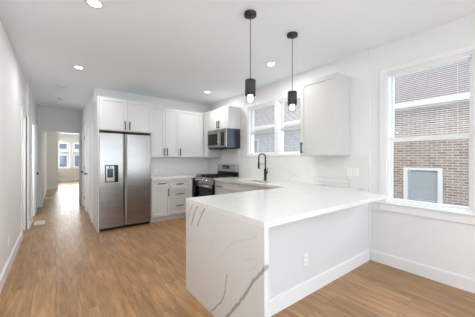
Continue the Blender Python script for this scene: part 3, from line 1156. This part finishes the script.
cc = thing('quartz_countertop', 'white quartz counter along the back wall between refrigerator and stove', 'countertop', (2.2, 5.2, CT0))
off = cc.location.copy()
MB().prism([(1.538, YC - 0.03), (2.462, YC - 0.03), (2.462, 4.914), (XK - 0.014, 4.914), (XK - 0.014, YB - 0.014), (1.538, YB - 0.014)], CT0, CT1).build('top_slab', M['q_top2'], cc, off)

o = MB().box(1.538, XK - 0.014, YB - 0.013, YB - 0.001, CT1 + 0.001, UZ0 - 0.001).build('quartz_backsplash', M['q_back'])
o['label'] = 'white marbled slab on the back wall under the cabinets by the refrigerator'; o['category'] = 'backsplash'
m2 = MB()
m2.box(XK - 0.013, XK - 0.001, YJ + 0.004, 4.149, CT1 + 0.001, UZ0 + 0.008)
m2.box(XK - 0.013, XK - 0.001, 4.149, 4.853, CT1 + 0.001, 1.532)
m2.box(XK - 0.013, XK - 0.001, 4.853, YB - 0.014, CT1 + 0.001, UZ0 - 0.001)
o = m2.build('quartz_backsplash', M['q_splash'])
o['label'] = 'white marbled slab behind faucet, along wall under the kitchen window'; o['category'] = 'backsplash'

# ------------------------------------------------------------------ sink and faucet
sk = thing('kitchen_sink', 'stainless undermount sink below the black faucet', 'sink', ((SK[0] + SK[1]) / 2, (SK[2] + SK[3]) / 2, 0.67))
off = sk.location.copy()
b = MB()
g_ = 0.002
x0, x1, y0, y1 = SK[0] - g_, SK[1] + g_, SK[2] - g_, SK[3] + g_
tk = 0.006
b.box(x0 - tk, x0, y0 - tk, y1 + tk, 0.67, CT0 - 0.001)
b.box(x1, x1 + tk, y0 - tk, y1 + tk, 0.67, CT0 - 0.001)
b.box(x0, x1, y0 - tk, y0, 0.67, CT0 - 0.001)
b.box(x0, x1, y1, y1 + tk, 0.67, CT0 - 0.001)
b.box(x0, x1, y0, y1, 0.67, 0.676)
b.build('bowl', M['steel'], sk, off)
MB().lathe([(0.045, 0), (0.045, 0.003), (0.03, 0.004), (0.028, 0.001)], ((SK[0] + SK[1]) / 2, (SK[2] + SK[3]) / 2, 0.6765)).build('drain', M['chrome'], sk, off)

FX, FY = 3.03, 3.13
fc = thing('kitchen_faucet', 'matte black gooseneck faucet with spring spout at the sink', 'faucet', (FX, FY, CT1 + 0.0005))
off = fc.location.copy()
MB().lathe([(0.030, 0), (0.030, 0.006), (0.025, 0.012), (0.025, 0.20), (0.022, 0.21), (0.014, 0.22)], (FX, FY, CT1 + 0.0005)).build('body', M['black'], fc, off)
h = MB()
h.tube([(FX, FY - 0.018, CT1 + 0.14), (FX, FY - 0.055, CT1 + 0.14)], 0.013)
h.tube([(FX, FY - 0.048, CT1 + 0.145), (FX, FY - 0.062, CT1 + 0.20), (FX, FY - 0.072, CT1 + 0.235)], 0.006)
h.build('lever', M['black'], fc, off)
RADX, DXY = 0.060, Vector((-0.80, 0.60))
arc = []
zt = CT1 + 0.43
arc.append((FX, FY, CT1 + 0.215))
arc.append((FX, FY, CT1 + 0.30))
for k in range(0, 13):
    a = pi * k / 12
    rr_ = RADX * (1 - cos(a))
    arc.append((FX + DXY.x * rr_, FY + DXY.y * rr_, zt - 0.005 + RADX * sin(a)))
ex, ey = arc[-1][0], arc[-1][1]
arc.append((ex, ey, CT1 + 0.33))
MB().tube(arc, 0.011, 10).build('spout', M['black'], fc, off)
sp = MB()
for i in range(len(arc) - 1):
    p, q = Vector(arc[i]), Vector(arc[i + 1])
    nseg = max(1, int((q - p).length / 0.008))
    for k in range(nseg):
        c_ = p.lerp(q, (k + 0.3) / nseg); d_ = (q - p).normalized()
        sp.tube([c_ - d_ * 0.0018, c_ + d_ * 0.0018], 0.0155, 8)
sp.build('spring', M['black'], fc, off)
MB().lathe([(0.010, 0.12), (0.017, 0.11), (0.018, 0.02), (0.021, 0.0)][::-1], (ex, ey, CT1 + 0.215)).build('spray_head', M['black'], fc, off)
MB().tube([(FX, FY, CT1 + 0.30), (ex, ey, CT1 + 0.30)], 0.005).build('holder_arm', M['black'], fc, off)

# ------------------------------------------------------------------ refrigerator
rf = thing('refrigerator', 'stainless side-by-side refrigerator with ice and water dispenser', 'refrigerator', (1.06, 5.1, 0))
off = rf.location.copy()
FX0, FX1, FXS = 0.613, 1.509, 1.030
FZ0, FZ1 = 0.055, 1.775
MB().box(FX0, FX1, YF + 0.065, YB - 0.02, 0.02, 1.775, 0.004).build('cabinet', M['darkgrey'], rf, off)
k = MB()
k.box(FX0 + 0.02, FX1 - 0.02, YF + 0.05, YF + 0.064, 0.012, 0.052)
for z in (0.022, 0.032, 0.042):
    k.box(FX0 + 0.06, FX1 - 0.06, YF + 0.046, YF + 0.05, z - 0.002, z + 0.002)
k.build('base_grille', M['black'], rf, off)
for x in (FX0 + 0.06, FX1 - 0.06):
    for y in (YF + 0.10, YB - 0.08):
        MB().cyl((x, y, 0.0), 0.02, 0.02).build('foot', M['black'], rf, off)
hg = MB()
hg.box(FX0 + 0.01, FX1 - 0.01, YF + 0.02, YF + 0.16, 1.776, 1.800, 0.004)
hg.build('hinge_cover', M['black'], rf, off)
# left door with the dispenser recess
DX0, DX1, DZ0, DZ1 = 0.700, 0.918, 0.880, 1.195
d = MB()
d.box(FX0, DX0, YF, YF + 0.06, FZ0, FZ1)
d.box(DX1, FXS - 0.036, YF, YF + 0.06, FZ0, FZ1)
d.box(DX0, DX1, YF, YF + 0.06, FZ0, DZ0)
d.box(DX0, DX1, YF, YF + 0.06, DZ1, FZ1)
bmesh.ops.remove_doubles(d.bm, verts=d.bm.verts, dist=0.0001)
ld = d.build('door', M['steel'], rf, off)
d = MB()
d.box(FXS + 0.036, FX1, YF, YF + 0.06, FZ0, FZ1, 0.006, 2)
rd = d.build('door', M['steel'], rf, off)
# pocket handles along the split
for x0, x1, par in ((FXS - 0.036, FXS - 0.006, ld), (FXS + 0.006, FXS + 0.036, rd)):
    hnd = MB()
    inner = x1 if par is ld else x0
    outer = x0 if par is ld else x1
    vs = []
    for z in (FZ0, FZ1):
        vs.append([hnd.bm.verts.new(p) for p in ((outer, YF, z), (inner, YF + 0.022, z), (inner, YF + 0.06, z), (outer, YF + 0.06, z))])
    a, c_ = vs
    for q in range(4):
        j = (q + 1) % 4
        hnd.bm.faces.new((a[q], a[j], c_[j], c_[q]))
    hnd.bm.faces.new(a[::-1]); hnd.bm.faces.new(c_)
    hnd.build('handle', M['steel_light'], par, off)
# dispenser
ds = MB()
e = 0.016
ds.box(DX0, DX0 + e, YF - 0.004, YF + 0.05, DZ0, DZ1)
ds.box(DX1 - 0.055, DX1, YF - 0.004, YF + 0.05, DZ0, DZ1)
ds.box(DX0 + e, DX1 - e, YF - 0.004, YF + 0.05, DZ1 - e, DZ1)
ds.box(DX0 + e, DX1 - e, YF - 0.004, YF + 0.05, DZ0, DZ0 + e)
dsp = ds.build('dispenser', M['blackgloss'], ld, off)
MB().box(DX0 + e, DX1 - 0.055, YF + 0.050, YF + 0.058, DZ0 + e, DZ1 - e).build('dispenser_niche', M['steel'], ld, off)
MB().box(DX0 + 0.045, DX1 - 0.080, YF + 0.030, YF + 0.049, DZ0 + 0.085, DZ1 - 0.07, 0.004).build('dispenser_paddle', M['screen'], ld, off)
MB().lathe([(0.012, 0), (0.016, 0.02), (0.02, 0.04)], ((DX0 + DX1) / 2 - 0.018, YF + 0.028, DZ1 - 0.06)).build('dispenser_spout', M['chrome'], ld, off)
MB().box(DX0 + e + 0.01, DX1 - 0.060, YF + 0.006, YF + 0.048, DZ0 + e, DZ0 + e + 0.012).build('drip_tray', M['steel'], ld, off)

# ------------------------------------------------------------------ microwave (front faces -x)
MX, MY0, MY1, MZ0, MZ1 = 2.825, 4.094, 4.854, 1.540, 1.953
mw = thing('microwave', 'stainless over-the-range microwave under the small wall cabinet', 'microwave', (MX, MY1, MZ0), RR)
W, Hh = MY1 - MY0, MZ1 - MZ0
MB().box(0, W, 0.02, XK - MX - 0.016, 0, Hh, 0.003).build('case', M['mwside'], mw)
dr = MB()
dr.box(0, 0.55, 0, 0.019, 0.02, Hh - 0.045, 0.002)
dr = dr.build('door', M['steel'], mw)
MB().box(0.035, 0.465, -0.002, 0.0005, 0.075, Hh - 0.085, 0.0).build('door_window', M['blackgloss'], dr)
hd = MB()
hd.tube([(0.515, -0.035, 0.05), (0.515, -0.038, 0.12), (0.515, -0.038, Hh - 0.15), (0.515, -0.035, Hh - 0.07)], 0.009)
hd.tube([(0.515, 0, 0.06), (0.515, -0.036, 0.06)], 0.007)
hd.tube([(0.515, 0, Hh - 0.08), (0.515, -0.036, Hh - 0.08)], 0.007)
hd.build('handle', M['chrome'], dr)
pn = MB()
pn.box(0.552, W, 0, 0.019, 0.02, Hh - 0.045, 0.002)
pn = pn.build('control_panel', M['steel'], mw)
MB().box(0.565, W - 0.075, -0.002, 0.0005, 0.05, Hh - 0.07).build('keypad', M['blackgloss'], pn)
MB().box(0.58, W - 0.09, -0.003, -0.0021, Hh - 0.12, Hh - 0.09).build('display', M['screen'], pn)
tv = MB()
tv.box(0, W, 0.0, 0.019, Hh - 0.043, Hh, 0.002)
tv.build('vent_strip', M['steel'], mw)
bt = MB()
bt.box(0.02, W - 0.02, 0.03, 0.36, -0.012, -0.0005, 0.003)
bt.build('bottom_vent', M['black'], mw)

# ------------------------------------------------------------------ range
RX, RY0, RY1 = 2.545, 4.150, 4.908
rg = thing('gas_range', 'stainless and black gas range below the microwave', 'stove', (RX, RY1, 0), RR)
W = RY1 - RY0
D = XK - RX - 0.016
MB().box(0, W, 0.02, D, 0.06, 0.895, 0.002).build('body', M['black'], rg)
for x in (0.05, W - 0.05):
    for y in (0.07, D - 0.06):
        MB().cyl((x, y, 0), 0.018, 0.06).build('foot', M['black'], rg)
dw = MB().box(0.004, W - 0.004, -0.012, 0.018, 0.075, 0.215, 0.003).build('storage_drawer', M['steel'], rg)
od = MB().box(0.004, W - 0.004, -0.025, 0.018, 0.225, 0.765, 0.003).build('oven_door', M['blackgloss'], rg)
MB().box(0.004, W - 0.004, -0.028, -0.0255, 0.700, 0.765).build('door_trim', M['steel_light'], od)
hh = MB()
hh.tube([(0.05, -0.075, 0.735), (W - 0.05, -0.075, 0.735)], 0.011, 12)
for x in (0.08, W - 0.08):
    hh.tube([(x, -0.026, 0.735), (x, -0.075, 0.735)], 0.009)
hh.build('handle', M['chrome'], od)
cp = MB()
vs = []
for x in (0, W):
    vs.append([cp.bm.verts.new(p) for p in ((x, -0.030, 0.775), (x, 0.019, 0.775), (x, 0.019, 0.905), (x, -0.005, 0.905))])
a, c_ = vs
for q in range(4):
    j = (q + 1) % 4
    cp.bm.faces.new((a[q], a[j], c_[j], c_[q]))
cp.bm.faces.new(a[::-1]); cp.bm.faces.new(c_)
cp = cp.build('control_panel', M['steel_light'], rg)
for x in (0.10, 0.22, W / 2, W - 0.22, W - 0.10):
    kn = MB()
    kn.lathe([(0.022, 0), (0.022, -0.012), (0.019, -0.034), (0.015, -0.036)], (x, -0.019, 0.84), 'Y', 16)
    kn.build('knob', M['chrome'], cp)
MB().box(0, W, 0.0, D - 0.07, 0.896, 0.914, 0.004).build('cooktop', M['black'], rg)
gr = []
for k in range(3):
    x0 = 0.015 + k * (W - 0.03) / 3
    x1 = x0 + (W - 0.03) / 3 - 0.006
    q = MB()
    z0, z1 = 0.932, 0.944
    q.box(x0, x1, 0.03, 0.042, z0, z1); q.box(x0, x1, D - 0.11, D - 0.098, z0, z1)
    q.box(x0, x0 + 0.012, 0.03, D - 0.098, z0, z1); q.box(x1 - 0.012, x1, 0.03, D - 0.098, z0, z1)
    xm = (x0 + x1) / 2
    q.box(xm - 0.006, xm + 0.006, 0.03, D - 0.098, z0, z1)
    for yy in (0.15, 0.27, 0.40):
        q.box(x0, x1, yy - 0.006, yy + 0.006, z0, z1)
    for xx in (x0, x1 - 0.012):
        for yy in (0.03, D - 0.11):
            q.box(xx, xx + 0.012, yy, yy + 0.012, 0.9145, z0)
    q.build('burner_grate', M['iron'], rg)
for x, y in ((0.15, 0.15), (0.15, 0.40), (W / 2, 0.27), (W - 0.15, 0.15), (W - 0.15, 0.40)):
    MB().lathe([(0.05, 0), (0.05, 0.006), (0.034, 0.008), (0.034, 0.014), (0.030, 0.016)], (x, y, 0.9145), n=18).build('burner_cap', M['iron'], rg)
bg_ = MB().box(0, W, D - 0.065, D, 0.915, 1.015, 0.003).build('backguard', M['black'], rg)
bp_ = MB().box(0, W, D - 0.075, D, 1.016, 1.175, 0.006, 2).build('backguard_panel', M['steel_light'], rg)
MB().box(W * 0.30, W * 0.66, D - 0.078, D - 0.0755, 1.075, 1.155).build('display', M['blackgloss'], bp_)
for k in range(4):
    MB().box(W * 0.33 + k * 0.06, W * 0.33 + k * 0.06 + 0.035, D - 0.080, D - 0.0785, 1.09, 1.105).build('button', M['chrome'], bp_)

# ------------------------------------------------------------------ pendants
def pendant(x, y, z_top, z_black, z_bot, label):
    root = thing('pendant_light', label, 'pendant light', (x, y, CZ), 0, 'pendant lights over the peninsula')
    off = root.location.copy()
    MB().lathe([(0.058, 0), (0.060, -0.004), (0.060, -0.026), (0.052, -0.030), (0.010, -0.031), (0.008, -0.045)], (x, y, CZ - 0.0005), n=32).build('ceiling_canopy', M['pendant'], root, off)
    MB().cyl((x, y, z_top), 0.0032, CZ - 0.04 - z_top, n=8).build('cord', M['black'], root, off)
    R = 0.052
    s = MB()
    s.lathe([(0.006, 0.012), (0.006, 0.0), (R - 0.004, 0.0), (R, -0.004), (R, z_black - z_top), (R - 0.003, z_black - z_top), (R - 0.003, -0.006), (0.005, -0.006)], (x, y, z_top), n=32, capped=False)
    s.build('lamp_shade', M['pendant'], root, off)
    g = MB()
    g.lathe([(R - 0.005, 0), (R - 0.005, z_black + 0.03 - z_bot)], (x, y, z_bot), n=32, capped=False)
    g.build('glass_sleeve', M['shade_glass'], root, off)
    MB().lathe([(0.016, 0), (0.016, 0.06)], (x, y, z_black + 0.02), n=16).build('socket', M['pendant'], root, off)
    bu = MB()
    bu.lathe([(0.012, 0.088), (0.026, 0.078), (0.029, 0.045), (0.028, 0.02), (0.018, 0.005), (0.006, 0.0)][::-1], (x, y, z_black - 0.062), n=20)
    bu.build('bulb', M['bulb'], root, off)
    ld_ = bpy.data.lights.new('pendant_glow', 'POINT')
    ld_.energy = PENDANT_POWER
    ld_.color = (1.0, 0.88, 0.74)
    ld_.shadow_soft_size = 0.02
    lo = bpy.data.objects.new('pendant_glow', ld_)
    C.objects.link(lo)
    lo.parent = root
    lo.location = (0, 0, z_bot - 0.03 - CZ)
    return root

pendant(1.503, 1.761, 2.078, 1.925, 1.832, 'black cylinder pendant lamp over the peninsula, the left and larger of the two')
pendant(2.135, 1.768, 2.075, 1.922, 1.834, 'black cylinder pendant lamp over the peninsula, the right one beside the wall cabinet')

# ------------------------------------------------------------------ recessed lights
def can(x, y, label, visible=True):
    root = thing('recessed_light', label, 'ceiling light', (x, y, CZ), 0, 'recessed ceiling lights')
    off = root.location.copy()
    s = MB()
    s.lathe([(0.052, -0.003), (0.060, -0.006), (0.078, -0.005), (0.082, -0.0005)], (x, y, CZ), n=32, capped=False)
    s.lathe([(0.052, -0.003), (0.052, -0.0005)], (x, y, CZ), n=32, capped=False)
    s.build('trim_ring', M['trim'], root, off)
    MB().lathe([(0.002, -0.0022), (0.0515, -0.002), (0.0515, -0.0008)], (x, y, CZ), n=32).build('lens', M['lens'], root, off)
    d = bpy.data.lights.new('downlight', 'AREA')
    d.shape = 'DISK'
    d.size = 0.11
    d.energy = CAN_POWER
    d.color = (1.0, 0.99, 0.975)
    d.spread = radians(178)
    o = bpy.data.objects.new('downlight', d)
    C.objects.link(o)
    o.parent = root
    o.location = (0, 0, -0.010)
    return root

can(0.28, 2.512, 'largest recessed ceiling light, cut near the top edge of the photo')
can(0.28, 4.434, 'recessed ceiling light in front of the refrigerator and hallway')
can(2.565, 4.406, 'recessed ceiling light near the back corner over the cabinets, smallest of the lit ones')
can(2.565, 2.530, 'recessed ceiling light between the two pendants near the kitchen window')
can(0.28, -2.4, 'recessed ceiling light behind the camera, far left')
can(0.28, 0.55, 'recessed ceiling light behind the camera')

# detectors on the hall ceiling
d0 = thing('smoke_detector', 'round white detector on the hallway ceiling, nearer the kitchen', 'smoke detector', (0.076, 5.70, CZ))
MB().lathe([(0.085, 0), (0.085, -0.012), (0.07, -0.03), (0.03, -0.036), (0.01, -0.036)], (0, 0, -0.0005), n=28).build('cover', M['detector'], d0)
MB().lathe([(0.088, 0.0), (0.092, -0.003), (0.088, -0.006)], (0, 0, -0.0004), n=28).build('base_ring', M['detector'], d0)
d1 = thing('smoke_detector', 'small round detector farther down the hallway ceiling', 'smoke detector', (0.09, 6.95, CZ))
MB().lathe([(0.065, 0), (0.065, -0.02), (0.05, -0.042), (0.02, -0.046), (0.01, -0.046)], (0, 0, -0.0005), n=24).build('cover', M['detector'], d1)
MB().lathe([(0.075, 0.0), (0.078, -0.004), (0.066, -0.008)], (0, 0, -0.0004), n=24).build('base_ring', M['detector'], d1)

# ------------------------------------------------------------------ outlets and registers
def outlet(loc, rotz, label, toggles=False, wide=0.072, high=0.115):
    root = thing('wall_outlet', label, 'outlet', loc, rotz)
    MB().box(-wide / 2, wide / 2, -0.006, 0, -high / 2, high / 2, 0.002).build('cover_plate', M['plate'], root)
    if toggles:
        MB().box(-0.016, 0.016, -0.009, -0.0062, -0.033, 0.033, 0.001).build('rocker', M['plate'], root)
    else:
        for z in (-0.021, 0.021):
            so = MB().box(-0.016, 0.016, -0.0085, -0.0062, z - 0.015, z + 0.015, 0.002).build('socket', M['plate'], root)
            q = MB()
            q.box(-0.0075, -0.0045, -0.0092, -0.0086, z - 0.004, z + 0.007)
            q.box(0.0045, 0.0075, -0.0092, -0.0086, z - 0.004, z + 0.007)
            q.build('slot', M['slot'], so)
    return root

outlet((XK - 0.0135, 1.662, 1.128), RR, 'white outlet on the marbled wall, left one of the pair below the wall cabinet')
outlet((XK - 0.0135, 1.570, 1.128), RR, 'white switch on the marbled wall, right one of the pair near the big window', True)
outlet((1.815, YB - 0.0135, 1.015), RB, 'white outlet on the back wall just right of the refrigerator')
outlet((1.90, YP - 0.0005, 0.345), RB, 'white outlet low on the peninsula back panel')
outlet((XL + 0.0005, 3.83, 0.36), radians(90), 'white outlet low on the left wall')


def register(x, y, w_, l_, label):
    root = thing('floor_register', label, 'floor vent', (x, y, 0.0005))
    f = MB()
    f.box(-w_ / 2, w_ / 2, -l_ / 2, -l_ / 2 + 0.018, 0, 0.005, 0.001)
    f.box(-w_ / 2, w_ / 2, l_ / 2 - 0.018, l_ / 2, 0, 0.005, 0.001)
    f.box(-w_ / 2, -w_ / 2 + 0.018, -l_ / 2 + 0.018, l_ / 2 - 0.018, 0, 0.005, 0.001)
    f.box(w_ / 2 - 0.018, w_ / 2, -l_ / 2 + 0.018, l_ / 2 - 0.018, 0, 0.005, 0.001)
    f.build('frame', M['register'], root)
    g = MB()
    n = 9
    for k in range(n):
        yy = -l_ / 2 + 0.018 + (l_ - 0.036) * (k + 0.5) / n
        g.box(-w_ / 2 + 0.018, w_ / 2 - 0.018, yy - 0.008, yy + 0.008, 0.001, 0.004)
    g.build('louvres', M['register'], root)
    return root

register(-0.265, 6.30, 0.17, 0.34, 'white floor register on the hallway floor, by the left doors')
register(-0.19, 10.10, 0.16, 0.42, 'white floor register beyond the hallway opening')
